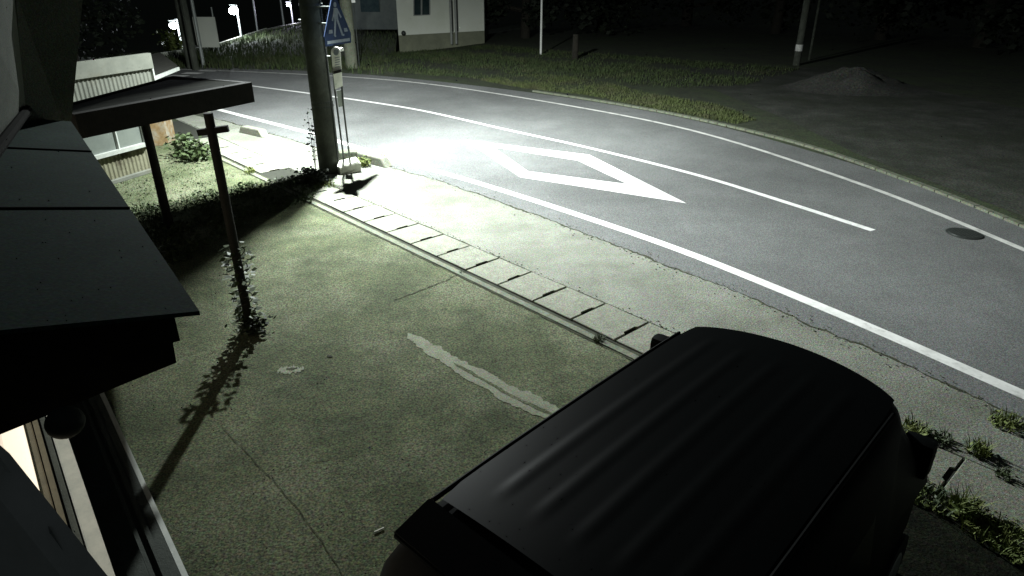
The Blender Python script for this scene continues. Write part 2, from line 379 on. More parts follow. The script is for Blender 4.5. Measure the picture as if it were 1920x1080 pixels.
# far kerb
fk = resample(line([(1000, 171), (1150, 194), (1300, 222), (1500, 270), (1700, 338), (1920, 425), (2300, 590)]), 60)
b = MB()
for i in range(60):
    a1 = fk[i].lerp(fk[i+1], .03); a2 = fk[i].lerp(fk[i+1], .97); b.bar(a1+Vector((0, 0, .01)), a2+Vector((0, 0, .01)), .12, .05)
struct(b.build('far_kerb', M['kerb']))
# gravel lot on the far side
b = MB()
gp = [(1150, 150), (1330, 165), (1480, 225), (1600, 285), (1920, 405), (2400, 600), (2600, 300), (1900, 200), (1560, 130), (1400, 120), (1250, 130)]
b.poly([P(*q) for q in gp])
for v in b.bm.verts: v.co.z = -.006
struct(b.build('gravel_lot', M['gravel']))
# verge of grass
def in_poly(x, y, poly):
    r = False; j = len(poly)-1
    for i in range(len(poly)):
        a, c_ = poly[i], poly[j]
        if (a[1] > y) != (c_[1] > y) and x < (c_[0]-a[0])*(y-a[1])/(c_[1]-a[1])+a[0]: r = not r
        j = i
    return r
def grassfield(name, label_kind, polys, n, h, mt, lean=.5, wd=.008, z=0):
    b = MB()
    for poly, k in polys:
        g = [P(*q) for q in poly]; g = [(p.x, p.y) for p in g]
        x0 = min(p[0] for p in g); x1 = max(p[0] for p in g); y0 = min(p[1] for p in g); y1 = max(p[1] for p in g); m = 0; tries = 0
        while m < n*k and tries < 40*n*k:
            tries += 1; x = random.uniform(x0, x1); y = random.uniform(y0, y1)
            if in_poly(x, y, g):
                cl_ = math.sin(x*2.1+1)*math.sin(y*1.7)+math.sin(x*.7+y*.9)+random.gauss(0, .6)
                if cl_ < -.5: continue
                hh = h*random.uniform(.4, 1.3)*(1+.4*cl_/2); b.blade((x, y, gz(x, y)-.02), hh, lean, wd); m += 1
    o = b.build(name, mt, fix=False); o['kind'] = 'stuff'; return tag(o, label_kind, 'grass')
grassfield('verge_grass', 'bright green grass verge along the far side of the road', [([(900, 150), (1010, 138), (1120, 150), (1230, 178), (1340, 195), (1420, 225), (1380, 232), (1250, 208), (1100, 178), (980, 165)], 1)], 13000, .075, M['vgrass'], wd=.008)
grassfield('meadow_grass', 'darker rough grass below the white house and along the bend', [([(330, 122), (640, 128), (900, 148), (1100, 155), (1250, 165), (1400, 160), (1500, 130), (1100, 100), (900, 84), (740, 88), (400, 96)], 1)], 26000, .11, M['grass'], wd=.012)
# heap of gravel
mc = P(1600, 165); b = MB(); R_ = 24
gr = [[None]*13 for _ in range(R_)]
for i in range(R_):
    for j in range(13):
        r = j/12; an = i/R_*6.283; hh = (math.cos(r*math.pi)*.5+.5)*.55*(1+.25*math.sin(3*an))+random.gauss(0, .05)*(1-r)
        gr[i][j] = b.bm.verts.new((mc.x+math.cos(an)*r*2.7, mc.y+math.sin(an)*r*1.8, hh-.03))
for i in range(R_):
    for j in range(12): b.bm.faces.new((gr[i][j], gr[(i+1) % R_][j], gr[(i+1) % R_][j+1], gr[i][j+1])) 
tag(b.build('gravel_heap', M['mound'], smooth=True), 'low pale heap of gravel beyond the far side of the road', 'gravel heap')

# ------------------------------------------------------------------ utility pole with lamp
pb = Vector((-3.55, 12.95, 0))
t = thing('utility_pole', 'thick concrete utility pole beside the bus stop, carrying the street lamp', 'utility pole', pb)
MB().tube((0, 0, -.1), (-.02, -.02, 9), .205, .165, 28).build('shaft', M['polec'], t, True)
for z in (1.25, 1.33, 3.0): MB().tube((0, 0, z), (0, 0, z+.035), .205, .205, 28).build('steel_band', M['dpipe'], t)
for k, (z, s) in enumerate(((2.15, 1), (2.75, -1), (3.35, 1))):
    MB().tube((0, 0, z), (s*.34*.8, s*-.1, z+.01), .011, .011, 8).build('step_bolt', M['pipe'], t)
lv = LAMP-pb
MB().path([(0, 0, 5.1), (lv.x*.4, lv.y*.4, 5.55), (lv.x*.9, lv.y*.9, 5.68)], .025).build('lamp_arm', M['pipe'], t)
h = MB().box((lv.x*1.05, lv.y*1.05, 5.66), (.5, .24, .12), rz=math.atan2(lv.y, lv.x), bev=.03).build('lamp_head', M['pipe'], t)
MB().tube((.19, -.07, .05), (.19, -.07, 4.6), .018, .018, 8).build('conduit', M['dpipe'], t)
# crossing sign on the pole
d = Vector((.39, .92, 0)).normalized(); up = Vector((0, 0, 1)); nrm = Vector((d.y, -d.x, 0))
sc_ = Vector((-3.07, 12.72, 2.37))
t = thing('crossing_sign', 'blue five sided pedestrian crossing sign with a walking figure, fixed to the pole', 'road sign', sc_)
def SP(u, v, e=0): return d*u+up*v+nrm*e
out = [(-.37, 0), (.37, 0), (.39, .16), (.05, .80), (-.05, .80), (-.39, .16)]
MB().prism([SP(u, v) for u, v in out], nrm*-.012).build('plate', M['blue'], t)
b = MB()
def sgl(pts, e=.002): b.prism([SP(u, v, e) for u, v in pts], nrm*.003)
def limb(u0, v0, u1, v1, w_):
    a = Vector((u1-u0, v1-v0)).normalized(); q = Vector((-a.y, a.x))*w_/2
    sgl([(u0-q.x, v0-q.y), (u1-q.x, v1-q.y), (u1+q.x, v1+q.y), (u0+q.x, v0+q.y)])
sgl([(math.cos(a)*.042, .655+math.sin(a)*.042) for a in [i*math.pi/8 for i in range(16)]])
limb(0, .60, -.005, .42, .11); 
for q in ((-.03, .58, -.12, .40, .035), (.04, .58, .14, .44, .035), (-.03, .42, -.10, .15, .045), (.02, .42, .13, .15, .045), (.13, .15, .18, .15, .03), (-.10, .15, -.06, .15, .03)): limb(*q)
b2 = b; b = b2.build('walking_figure', M['signw'], t)
b = MB()
sgl([(-.33, .035), (.33, .035), (.33, .085), (-.33, .085)]); sgl([(-.26, .2), (-.15, .2), (-.15, .26), (-.24, .26)]); sgl([(.2, .2), (.3, .2), (.27, .26), (.19, .26)])
b.build('crosswalk_bars', M['signw'], t)
for z in (.35, .62): MB().bar(SP(-.1, z, -.02), Vector((-.42, .14, z-.01)), .03, .03).build('bracket', M['pipe'], t)
MB().box(SP(.02, -.09, -.02), (.18, .07, .06), rz=math.atan2(d.y, d.x)).build('small_lamp', M['white'], t)

# bus stop sign: narrow boards between two uprights in a concrete foot
def Bp(px, py): return D(px, py, 13.15)
t = thing('bus_stop_sign', 'slim white bus stop sign with round top on two thin dark legs', 'bus stop', P(650, 312))
fb = P(650, 312)
def bs(mb, n, m_, s=False): o = mb.build(n, m_, None, s); return wparent(o, t)
v_ = Vector((0, -.03, 0))
top = []
for a in range(0, 181, 15): top.append(D(630+8.5*math.cos(math.radians(a)), 97-9.5*math.sin(math.radians(a)), 12.3))
bs(MB().prism([D(641, 132, 12.45), D(638.5, 97, 12.3)] + top[1:-1] + [D(621.5, 97, 12.3), D(625.5, 136, 12.45)], v_), 'round_plate', M['white'])
bs(MB().prism([D(641, 135, 12.4), D(625.6, 138, 12.4), D(629, 167, 12.55), D(643, 161, 12.55)], v_), 'timetable_board', M['white'])
bs(MB().prism([D(640.6, 129.5, 12.38), D(626, 133, 12.38), D(626.6, 138.5, 12.38), D(641, 134.5, 12.38)], v_*1.5), 'dark_band', M['blk'])
circ = []
for a in range(0, 360, 20): circ.append(D(630+5*math.cos(math.radians(a)), 98+6*math.sin(math.radians(a)), 12.255))
bs(MB().prism(circ, (0, .004, 0)), 'faded_emblem', M['signw'])
b = MB()
for i in range(5): b.prism([D(628, 108+i*4.4, 12.3), D(637, 106+i*4.4, 12.3), D(637, 107.5+i*4.4, 12.3), D(628, 109.5+i*4.4, 12.3)], (0, .004, 0))
bs(b, 'faded_writing', M['signw'])
b = MB().path([D(623, 110, 12.38), D(628, 170, 12.7), D(645, 302, 13.1)], .017); bs(b, 'leg', M['dpipe'])
b = MB().path([D(640, 150, 12.5), D(644, 200, 12.7), D(655, 292, 13.1)], .017); bs(b, 'leg', M['dpipe'])
bs(MB().prism([D(631, 170, 12.72), D(643, 168, 12.72), D(645, 198, 12.9), D(635, 201, 12.9)], (0, -.006, 0)), 'lower_board', M['pipe'])
bs(MB().box(P(651, 306, .0)+Vector((-.02, .25, .1)), (.36, .3, .2), rz=.3, bev=.03), 'foot', M['kerb'])

# kerb blocks and stones
def block(name, lab, cat, c, L, wd, h_, rz, grp=None, mt='kerb'):
    b = MB(); l2, w2 = L/2, wd/2; e = L*.12
    pr = [(-l2, 0), (l2, 0), (l2-e, h_), (-l2+e, h_)]
    b.prism([(x, -w2, z) for x, z in pr], (0, wd, 0))
    bmesh.ops.bevel(b.bm, geom=b.bm.edges[:], offset=.012, segments=2, affect='EDGES')
    o = b.build(name, M['lid'], smooth=False); o.location = (c.x, c.y, 0); o.rotation_euler = (0, 0, rz); return tag(o, lab, cat, grp)
rzb = math.atan2((P(505, 252)-P(450, 240)).y, (P(505, 252)-P(450, 240)).x)
g_ = 'low concrete blocks along the pavement edge'
block('kerb_block', 'low concrete block on the pavement, middle of the three roadside blocks', 'kerb block', P(476, 252), .95, .2, .16, rzb, g_)
block('kerb_block', 'low concrete block half hidden behind the canopy post, farthest roadside block', 'kerb block', P(377, 216), .9, .2, .16, rzb-.05, g_)
block('kerb_block', 'low concrete block right of the bus stop, brightest lit of the roadside blocks', 'kerb block', P(694, 306)+Vector((0, .05, 0)), 1.15, .2, .17, rzb-.05, g_)
b = MB(); b.box((0, 0, .12), (.42, .3, .2), bev=.04)
for v in b.bm.verts: v.co += Vector((random.gauss(0, .012), random.gauss(0, .012), random.gauss(0, .012)))
o = b.build('stone_block', M['rock']); o.location = P(655, 322); o.rotation_euler = (.12, -.1, .5); tag(o, 'pale broken concrete lump at the foot of the utility pole', 'concrete block')
for i, (x, y, l) in enumerate(((540, 318, 'grey'),)): pass

# ------------------------------------------------------------------ plants
def plant(name, lab, cat, c, n, r, h_, size, mt='leaf', stems=5, group=None):
    t = thing(name, lab, cat, c, group=group); b = MB(); s = MB()
    for i in range(stems):
        a = random.random()*6.28; e = Vector((math.cos(a)*r*.7*random.random(), math.sin(a)*r*.7*random.random(), h_*random.uniform(.6, 1))); s.tube((0, 0, 0), e, .006, .003, 5)
        for k in range(n//stems):
            u = random.random()**.7; p = e*u+Vector((random.gauss(0, r*.33), random.gauss(0, r*.33), random.gauss(0, h_*.08))); p.z = max(.01, p.z); b.leaf(p, size*random.uniform(.6, 1.4))
    b.build('foliage', M[mt], t, fix=False); s.build('stem', M['bark'], t); return t
def tuft(name, lab, c, n, r, h_, mt='weed', group=None, wd=.005):
    b = MB()
    for i in range(n):
        a = random.random()*6.28; q = r*random.random()**.6; b.blade((math.cos(a)*q, math.sin(a)*q, 0), h_*random.uniform(.4, 1.2), .6, wd)
        if i % 4 == 0: b.leaf((math.cos(a)*q, math.sin(a)*q, h_*random.random()*.6+.01), h_*.5)
    o = b.build(name, M[mt], fix=False); o.location = c; return tag(o, lab, 'weeds', group)
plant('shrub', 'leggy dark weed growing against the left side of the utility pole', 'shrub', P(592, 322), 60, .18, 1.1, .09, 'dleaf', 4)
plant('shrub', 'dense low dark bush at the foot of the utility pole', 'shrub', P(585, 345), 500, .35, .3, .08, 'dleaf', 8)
plant('shrub', 'small bright green bush between the concrete lump and the kerb block', 'shrub', P(683, 312), 260, .16, .2, .06, 'weed', 8)
tuft('weed_tuft', 'yellow green weed tuft on the pavement behind the brightest kerb block', P(712, 296), 50, .15, .12)
tuft('weed_tuft', 'green weed tuft beside the star shaped shadow near the pole', P(612, 350), 60, .18, .1)
plant('shrub', 'leafy garden shrub beside the neighbour house corner', 'shrub', P(350, 292), 300, .4, .5, .11, 'leaf', 8)
plant('shrub', 'trailing garden plant on the gravel between the canopy posts', 'shrub', P(372, 300), 260, .45, .3, .12, 'leaf', 7)
tuft('weed_tuft', 'green weed tuft growing in the joint past the farther canopy post', P(470, 325), 60, .1, .16)
tuft('weed_tuft', 'weed tuft in the gutter joint close to the van left mirror', P(1124, 638), 70, .07, .07, 'leaf')
tuft('weed_tuft', 'small weed in the joint at the middle of the gutter lid row', P(868, 512), 24, .05, .04, 'leaf')
wg = 'weeds along the gutter beside the van'
for i, (x, y, n, r, h_, lb) in enumerate(((1715, 812, 120, .12, .12, 'yellow weeds just beyond the right door mirror of the van'), (1762, 826, 90, .1, .08, 'brown tinted weeds right of the van mirror tip'), (1835, 850, 110, .09, .12, 'yellow green weeds at the gutter corner right of the van mirror'), (1885, 795, 150, .14, .1, 'dark clump of weeds at the road edge near the right picture border'), (1880, 898, 60, .06, .1, 'weed in the lid seam near the right picture border'), (1810, 965, 160, .1, .18, 'tall pale grass tuft leaning over the gutter lid seam'), (1700, 905, 150, .16, .08, 'low green weeds at the edge of the van shadow'), (1760, 945, 170, .17, .08, 'dense low weeds along the near side of the gutter lids'), (1860, 1000, 190, .2, .09, 'weeds and dead leaves between gutter and forecourt, lower right'))):
    tuft('weed_tuft', lb, P(x, y), n, r, h_, 'weed' if i % 3 != 1 else 'leaf', wg)
# ground cover
def cover(name, lab, px, n, size, hmax, mt):
    g = [P(*q) for q in px]; g = [(p.x, p.y) for p in g]; b = MB(); x0 = min(p[0] for p in g); x1 = max(p[0] for p in g); y0 = min(p[1] for p in g); y1 = max(p[1] for p in g); m = 0
    while m < n:
        x = random.uniform(x0, x1); y = random.uniform(y0, y1)
        if in_poly(x, y, g):
            f = math.sin(x*5.1)*math.sin(y*4.3+x)+random.gauss(0, .5)
            if f < -.3: m += .2; continue
            if random.random() < .5: b.blade((x, y, 0), hmax*random.uniform(.3, 1.2), .5, .005)
            else: b.leaf((x, y, random.random()*hmax*.6+.004), size*random.uniform(.5, 1.4))
            m += 1
    o = b.build(name, M[mt], fix=False); o['kind'] = 'stuff'; return tag(o, lab, 'ground cover')
cover('ground_weeds', 'band of low weeds and grass across the forecourt behind the canopy post', [(235, 395), (420, 352), (520, 338), (592, 328), (600, 352), (585, 382), (500, 402), (420, 445), (330, 500), (270, 470)], 5200, .07, .12, 'leaf')
cover('gutter_weeds', 'low weeds and moss along the gutter at the lower right', [(1690, 880), (1760, 915), (1830, 950), (1920, 985), (2000, 1060), (1900, 1060), (1800, 980), (1720, 950), (1680, 925)], 1500, .035, .05, 'weed')
cover('yard_weeds', 'scattered weeds on the earth beside the neighbour house', [(205, 350), (300, 318), (400, 300), (440, 330), (400, 350), (300, 370), (240, 395)], 900, .04, .05, 'leaf')
# leaf litter and scraps
def scrap(name, lab, px, py, L, w_, rz, mt, cat):
    o = MB().box((0, 0, .006), (L, w_, .01), bev=.003).build(name, M[mt]); o.location = P(px, py); o.rotation_euler = (0, 0, rz); tag(o, lab, cat)
scrap('stick', 'short pale stick lying on the concrete left of the van', 711, 995, .075, .012, .6, 'rock', 'stick')

# ------------------------------------------------------------------ posts and poles across the road
def pole(name, lab, cat, px, py, r, top, mt, parts=None, group=None):
    p = P(px, py); t = thing(name, lab, cat, p, group=group); MB().tube((0, 0, -.05), (0, 0, top), r, r*.85, 16).build('shaft', M[mt], t, True); return t, p
t, p = pole('concrete_pole', 'pale concrete pole across the road right of the crossing sign', 'utility pole', 660, 127, .24, 7, 'kerb')
MB().box((.32, -.1, 2.95), (.14, .03, 1.1)).build('notice_plate', M['white'], t)
MB().tube((.3, 0, 0), (.3, 0, 3.6), .025, n=8).build('plate_post', M['dpipe'], t)
t, p = pole('marker_post', 'thin white marker post with a dark round cap in the far grass', 'marker post', 1014, 102, .05, 2.55, 'white')
MB().ball((0, 0, 2.68), .16, (1, .5, 1)).build('cap', M['dpipe'], t, True)
t, p = pole('utility_pole', 'dark utility pole with a pale band at the right, beyond the far verge', 'utility pole', 1493, 122, .14, 8, 'polec')
MB().tube((0, 0, .55), (0, 0, .8), .147, n=16).build('pale_band', M['fpaint'], t, True)
p = P(1517, 112); o = MB().tube((0, 0, -.05), (0, 0, 7), .05, n=8).build('thin_pole', M['polec']); o.location = p; tag(o, 'very thin grey pole just right of the banded utility pole', 'pole')
t, p = pole('tree_stump', 'short dark tree stump post right of the white marker post', 'tree stump', 1078, 110, .14, 1.0, 'bark')

# ------------------------------------------------------------------ trees
def tree(name, lab, c, h_, r, n, size, mt='dleaf', group=None, trunkh=.35):
    t = thing(name, lab, 'tree', c, group=group); s = MB(); b = MB(); s.tube((0, 0, -.1), (.1, 0, h_*.6), r*.07, r*.035, 10)
    cl_ = []
    for i in range(13):
        a = random.random()*6.28; q = r*random.uniform(.2, .8); z = h_*random.uniform(trunkh, .92); q *= math.sin(min(1, max(.15, (1.08-z/h_)/.55))*1.57)
        e = Vector((math.cos(a)*q, math.sin(a)*q, z)); cl_.append((e, r*random.uniform(.25, .45))); s.tube((.05, 0, min(z*.75, h_*.55)), e, r*.025, r*.008, 6)
    for i in range(n):
        e, q = random.choice(cl_); v = Vector((random.gauss(0, 1), random.gauss(0, 1), random.gauss(0, .8))).normalized()*q*random.random()**.4; b.leaf(e+v, size*random.uniform(.6, 1.4), asp=.7)
    s.build('trunk', M['bark'], t, True); b.build('crown', M[mt], t, fix=False); return t
tg = 'trees beyond the road'
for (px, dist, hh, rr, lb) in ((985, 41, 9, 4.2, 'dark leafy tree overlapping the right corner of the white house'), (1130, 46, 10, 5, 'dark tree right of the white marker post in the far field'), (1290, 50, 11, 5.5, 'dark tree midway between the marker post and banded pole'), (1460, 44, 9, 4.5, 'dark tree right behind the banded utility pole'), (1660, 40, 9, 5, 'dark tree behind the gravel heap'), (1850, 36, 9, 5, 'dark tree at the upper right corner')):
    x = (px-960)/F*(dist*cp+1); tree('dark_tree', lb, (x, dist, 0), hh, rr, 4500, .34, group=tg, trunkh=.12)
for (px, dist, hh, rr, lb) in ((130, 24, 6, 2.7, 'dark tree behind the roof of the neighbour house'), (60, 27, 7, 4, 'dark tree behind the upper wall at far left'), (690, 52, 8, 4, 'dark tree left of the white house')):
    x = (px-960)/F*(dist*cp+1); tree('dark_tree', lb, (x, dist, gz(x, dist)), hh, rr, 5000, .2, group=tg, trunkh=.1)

# ------------------------------------------------------------------ white house across the road
A = P(752, 88); B = P(907, 78); A.z = B.z = 0
t = thing('white_house', 'pale plastered house with a small window across the road', 'house', A)
def part(mb, n, m_, s=False): return wparent(mb.build(n, m_, None, s), t)
dn = (B-A).normalized(); back = Vector((.0, 1, 0)); Z = Vector((0, 0, 1))
A2 = A+dn*-.1; B2 = B+dn*.05
part(MB().prism([A2+Z*.55, B2+Z*.55, B2+back*7+Z*.55, A2+back*7+Z*.55], Z*5), 'wall', M['plaster'])
part(MB().prism([A2+back*.03-Z*.3, B2+back*.03-Z*.3, B2+back*6.9-Z*.3, A2+back*6.9-Z*.3], Z*.848), 'foundation', M['found'])
mid = (A2+B2)/2
part(MB().prism([A2-dn*.5-back*.5+Z*5.4, A2-dn*.5+back*7.5+Z*5.4, A2-dn*.5+back*3.5+Z*7.4], dn*((B2-A2).length+1)), 'roof', M['roofm'])
def wq(px, py, e): return W(px, py, A, B)-back*e
wd_ = part(MB().prism([wq(775, 30, .03), wq(807, 28, .03), wq(807, -25, .03), wq(775, -25, .03)], back*.028), 'window', M['alu'])
pn = MB().prism([wq(777, 28, .04), wq(789, 27.5, .04), wq(789, -23, .04), wq(777, -23, .04)], back*.008).prism([wq(792, 27.5, .04), wq(805, 27, .04), wq(805, -23, .04), wq(792, -23, .04)], back*.008).build('pane', M['dglass']); wparent(pn, wd_)
for x in (849.5, 858.5):
    a_ = wq(x-2, 80, .25); a_.z = 0; part(MB().tube(a_, a_+Z*5, .06, n=8), 'drain_pipe', M['alu'] if x < 855 else M['alu'])
    a_ = wq(x+.5, 80, .12); a_.z = .6; part(MB().tube(a_, a_+Z*4.5, .04, n=8), 'cable_duct', M['dpipe'])
part(MB().ball(wq(757, 62, .06), .12), 'meter_box', M['dpipe'], True)

# building far left of the white house, dim
a_ = P(690, 70); b = thing('dim_house', 'dim grey house wall between the concrete pole and the white house', 'house', (a_.x, a_.y+6, 0))
MB().box((.2, 1.5, 2.6), (5, 4, 5.2)).build('wall', M['glass'], b); MB().prism([(-2.6, -1, 5.2), (-2.6, 4, 5.2), (-2.6, 1.5, 7)], (5.6, 0, 0)).build('roof', M['roofm'], b)
MB().box((-.8, -.52, 1.6), (1.2, .04, 1.1)).build('window', M['dglass'], b)

# ------------------------------------------------------------------ neighbour house (left)
A = P(204, 345); B = P(292, 318)
dn = (B-A).normalized(); back = Vector((-dn.y, dn.x, 0)); 
A2 = A-dn*3.2
t = thing('neighbour_house', 'low cream corrugated house with a wide window behind the canopy', 'house', A)
def wq(px, py, e=0): return W(px, py, A, B)-back*e
def onw(s, z, e=0): return A+dn*s+Z*z-back*e
LW_ = (B-A).length
zt = wq(278, 128).z; zw = wq(276, 270).z; zp = wq(276, 110).z
def corr(s0, s1, z0, z1, e, mt, name, pitch=.085):
    b = MB(); n = int((s1-s0)/pitch*4); pr = []
    for i in range(n+1):
        ph = i % 4; pr.append((s0+i*pitch/4, e+(.014 if ph in (1, 2) else 0)))
    for (a, ea), (c_, ec) in zip(pr, pr[1:]): b.poly([onw(a, z0, ea), onw(c_, z0, ec), onw(c_, z1, ec), onw(a, z1, ea)])
    bmesh.ops.remove_doubles(b.bm, verts=b.bm.verts, dist=1e-5); return wparent(b.build(name, M[mt]), t)
s1 = LW_; s0 = -3
zc = zw+.06
part(MB().prism([onw(s0, 0, -.03), onw(s1, 0, -.03), onw(s1, 0, -4), onw(s0, 0, -4)], Z*(zt)), 'wall', M['siding'])
corr(s0, s1, .05, zw, .0, 'stain', 'lower_siding')
corr(s0, s1+.4, zc+.82, zt, .0, 'siding', 'upper_siding')
part(MB().prism([onw(s0, zt, .06), onw(s1+.42, zt, .06), onw(s1+.42, zt+.27, .06), onw(s0, zt+.27, .06)], back*.1), 'parapet_board', M['siding'])
part(MB().bar(onw(s0, .03, .05), onw(s1, .03, .05), .1, .06), 'sill_plate', M['siding'])
wf = part(MB().bar(onw(s0, zw+.02, .05), onw(s1-.12, zw+.02, .05), .1, .07).bar(onw(s1-.12, zw, .05), onw(s1-.12, zc+.84, .05), .06, .06).bar(onw(s0, zc+.82, .05), onw(s1-.1, zc+.82, .05), .1, .05).bar(onw(.35, zw+.05, .03), onw(.35, zc+.8, .03), .04, .05), 'window_frame', M['alu'])
part(MB().prism([onw(s0, zw+.05, .02), onw(s1-.15, zw+.05, .02), onw(s1-.15, zc+.8, .02), onw(s0, zc+.8, .02)], back*.02), 'window_pane', M['glass'])
part(MB().bar(onw(s1, .0, .02), onw(s1, zc+.8, .02), .07, .07), 'corner_post', M['alu'])
part(MB().bar(onw(s1+.4, zc+.8, .02), onw(s1+.4, zt, .02), .05, .05), 'corner_trim', M['alu'])
# recessed annex with tiled pier
C_ = P(316, 272); Cz = Z*W(312, 150, A, B).z
pr_ = MB(); c0 = C_-Vector((.35, .1, 0)); pr_.prism([c0, C_, C_+Vector((-.1, .6, 0)), c0+Vector((-.1, .6, 0))], Z*1.0); part(pr_, 'tiled_pier', M['tile'])
part(MB().prism([c0+Z, C_+Z, C_+Vector((-.1, .6, 1)), c0+Vector((-.1, .6, 1))], Z*.42), 'upper_pier', M['siding'])
q0 = B+back*.6; part(MB().prism([q0, c0, c0+back*1, q0+back*1], Z*1.42), 'annex_wall', M['siding'])
# annex roof: dark tiles, white eave
r0 = D(270, 145, 13.5); r1 = D(332, 122, 16.5); r2 = D(300, 98, 18.5); r3 = D(200, 120, 15.5)
part(MB().prism([r0, r1, r2, r3], Vector((0, 0, -.06))), 'annex_roof', M['trim'])
part(MB().bar(r0-Z*.08, r1-Z*.08, .08, .07), 'eave_gutter', M['alu'])

# ------------------------------------------------------------------ canopy with posts
zN = 2.45; zF = 2.05
n0 = P(135, 218, zN); n1 = P(463, 158, zN); f1 = P(328, 148, zF); f0 = P(120, 205, zF)
t = thing('entrance_canopy', 'dark timber canopy on round posts between the two houses', 'canopy', P(470, 618))
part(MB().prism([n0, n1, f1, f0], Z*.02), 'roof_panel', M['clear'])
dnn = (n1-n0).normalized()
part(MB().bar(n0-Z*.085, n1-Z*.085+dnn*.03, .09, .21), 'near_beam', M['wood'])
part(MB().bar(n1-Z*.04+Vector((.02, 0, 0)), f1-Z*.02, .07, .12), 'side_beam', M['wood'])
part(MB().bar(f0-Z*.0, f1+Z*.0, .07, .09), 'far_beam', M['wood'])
for u in (.2, .4, .6, .8):
    a_ = n0.lerp(n1, u); c_ = f0.lerp(f1, u); part(MB().bar(a_-Z*.04, c_-Z*.05, .04, .07), 'rafter', M['wood'])
pA = P(470, 618); pB = P(318, 425)
part(MB().tube(pA-Z*.05, Vector((pA.x-.02, pA.y, zN-.1)), .048, .044, 16), 'post', M['wood'], True)
part(MB().tube(pB-Z*.05, Vector((pB.x-.02, pB.y, zF+.02)), .07, .055, 16), 'post', M['wood'], True)
part(MB().bar(Vector((pA.x-.14, pA.y-.03, 2.17)), Vector((pA.x+.14, pA.y+.02, 2.2)), .05, .06), 'cross_brace', M['wood'])
part(MB().tube(pA-Z*.01, pA+Z*.05, .11, .09, 16), 'post_base', M['kerb'], True)
# vine on the near post
v = thing('climbing_plant', 'leafy climbing plant wrapped round the lower half of the near canopy post', 'plant', pA)
b = MB(); s = MB(); pts = []
for i in range(60):
    z = i/60*.95+.02; a = i*.55; pts.append(Vector((math.cos(a)*.085, math.sin(a)*.085, z)))
s.path(pts, .006, 5)
for i in range(230):
    z = random.uniform(.0, 1.0); a = random.random()*6.28; q = random.uniform(.06, .16)
    p = Vector((math.cos(a)*q, math.sin(a)*q, z)); t1 = Vector((math.cos(a), math.sin(a), random.uniform(-.4, .5))).normalized(); q1 = Vector((-math.sin(a), math.cos(a), random.uniform(-.6, .6)))*.026; L = random.uniform(.055, .10)
    b.bm.faces.new([b.bm.verts.new(x) for x in (p-t1*L*.4, p+q1, p+t1*L*.6, p-q1)])
b.build('foliage', M['leaf'], v, fix=False); s.build('stem', M['bark'], v)
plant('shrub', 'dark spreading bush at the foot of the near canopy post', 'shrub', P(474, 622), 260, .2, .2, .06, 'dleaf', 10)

# ------------------------------------------------------------------ our building: lean-to roof, walls, window
wv = Vector((-.627, .779, 0)); wn = Vector((.779, .627, 0))           # along the wall, out of the wall
ze = 2.5
e1 = P(375, 588, ze); e0 = P(134, 230, ze)
t = thing('building', 'dark building at the left with a metal lean-to roof and a lit window', 'building', (e1.x-.6, e1.y-.3, 0))
hw = 1.6; sl = .33                                                    # roof runs back 1.6 m and rises
ba = e1-wn*hw+Z*sl; bb = e0-wn*hw+Z*sl
def rp(u, v, e=0): return e1.lerp(e0, u)*(1-v)+ba.lerp(bb, u)*v+Z*e
import itertools
b = MB(); us = [0, 1]
for i in range(1):
    o_ = .004*(i % 2); u0, u1 = us[i], us[i+1]+.008
    u1 = 1.0
    lo, hi = (.0, .016)
    a4 = [rp(u0, 0, .01), rp(u1, 0, .01), rp(u1, 1, .01), rp(u0, 1, .01)]
    b.prism(a4, Z*-.016)
part(b, 'lean_to_roof', M['roofm'])
for u in (.345, .70): part(MB().bar(rp(u, -.0, .012), rp(u, 1, .012), .010, .014), 'roof_seam', M['trim'])
fe = -wn*.09
part(MB().bar(e1+fe-Z*.075+wv*.10, e0+fe-Z*.075, .05, .11), 'gutter', M['trim'])
g2 = MB(); x0_ = e1+fe-Z*.02+wv*.10; x1_ = ba-Z*.02+wv*.1
g2.prism([x0_, x1_, x1_-Z*.10, x0_-Z*.10], wv*.03); part(g2, 'verge_board', M['trim'])
sa_ = e1+wv*.14; sb_ = ba+wv*.14
part(MB().prism([W(320, 618, sa_, sb_), W(331, 680, sa_, sb_), W(0, 815, sa_, sb_), W(-160, 880, sa_, sb_), W(-160, 690, sa_, sb_)], wv*3.6), 'soffit_box', M['trim'])
# upper wall at the end of the roof
q = [D(-60, 330, 2.9), D(50, 200, 5.2), D(28, -20, 5.2), D(-60, -20, 2.9)]
part(MB().prism([q[0], q[1], q[2], q[3]], -wn*.1), 'upper_wall', M['wall'])
q = [D(52, 262, 5.1), D(130, 268, 5.5), D(157, -20, 5.5), D(28, -20, 5.1)]
part(MB().prism(q, wv*.3), 'return_wall', M['wall'])
part(MB().path([D(-20, 300, 3.2), D(52, 205, 5.0)], .03), 'wall_flashing', M['trim'])
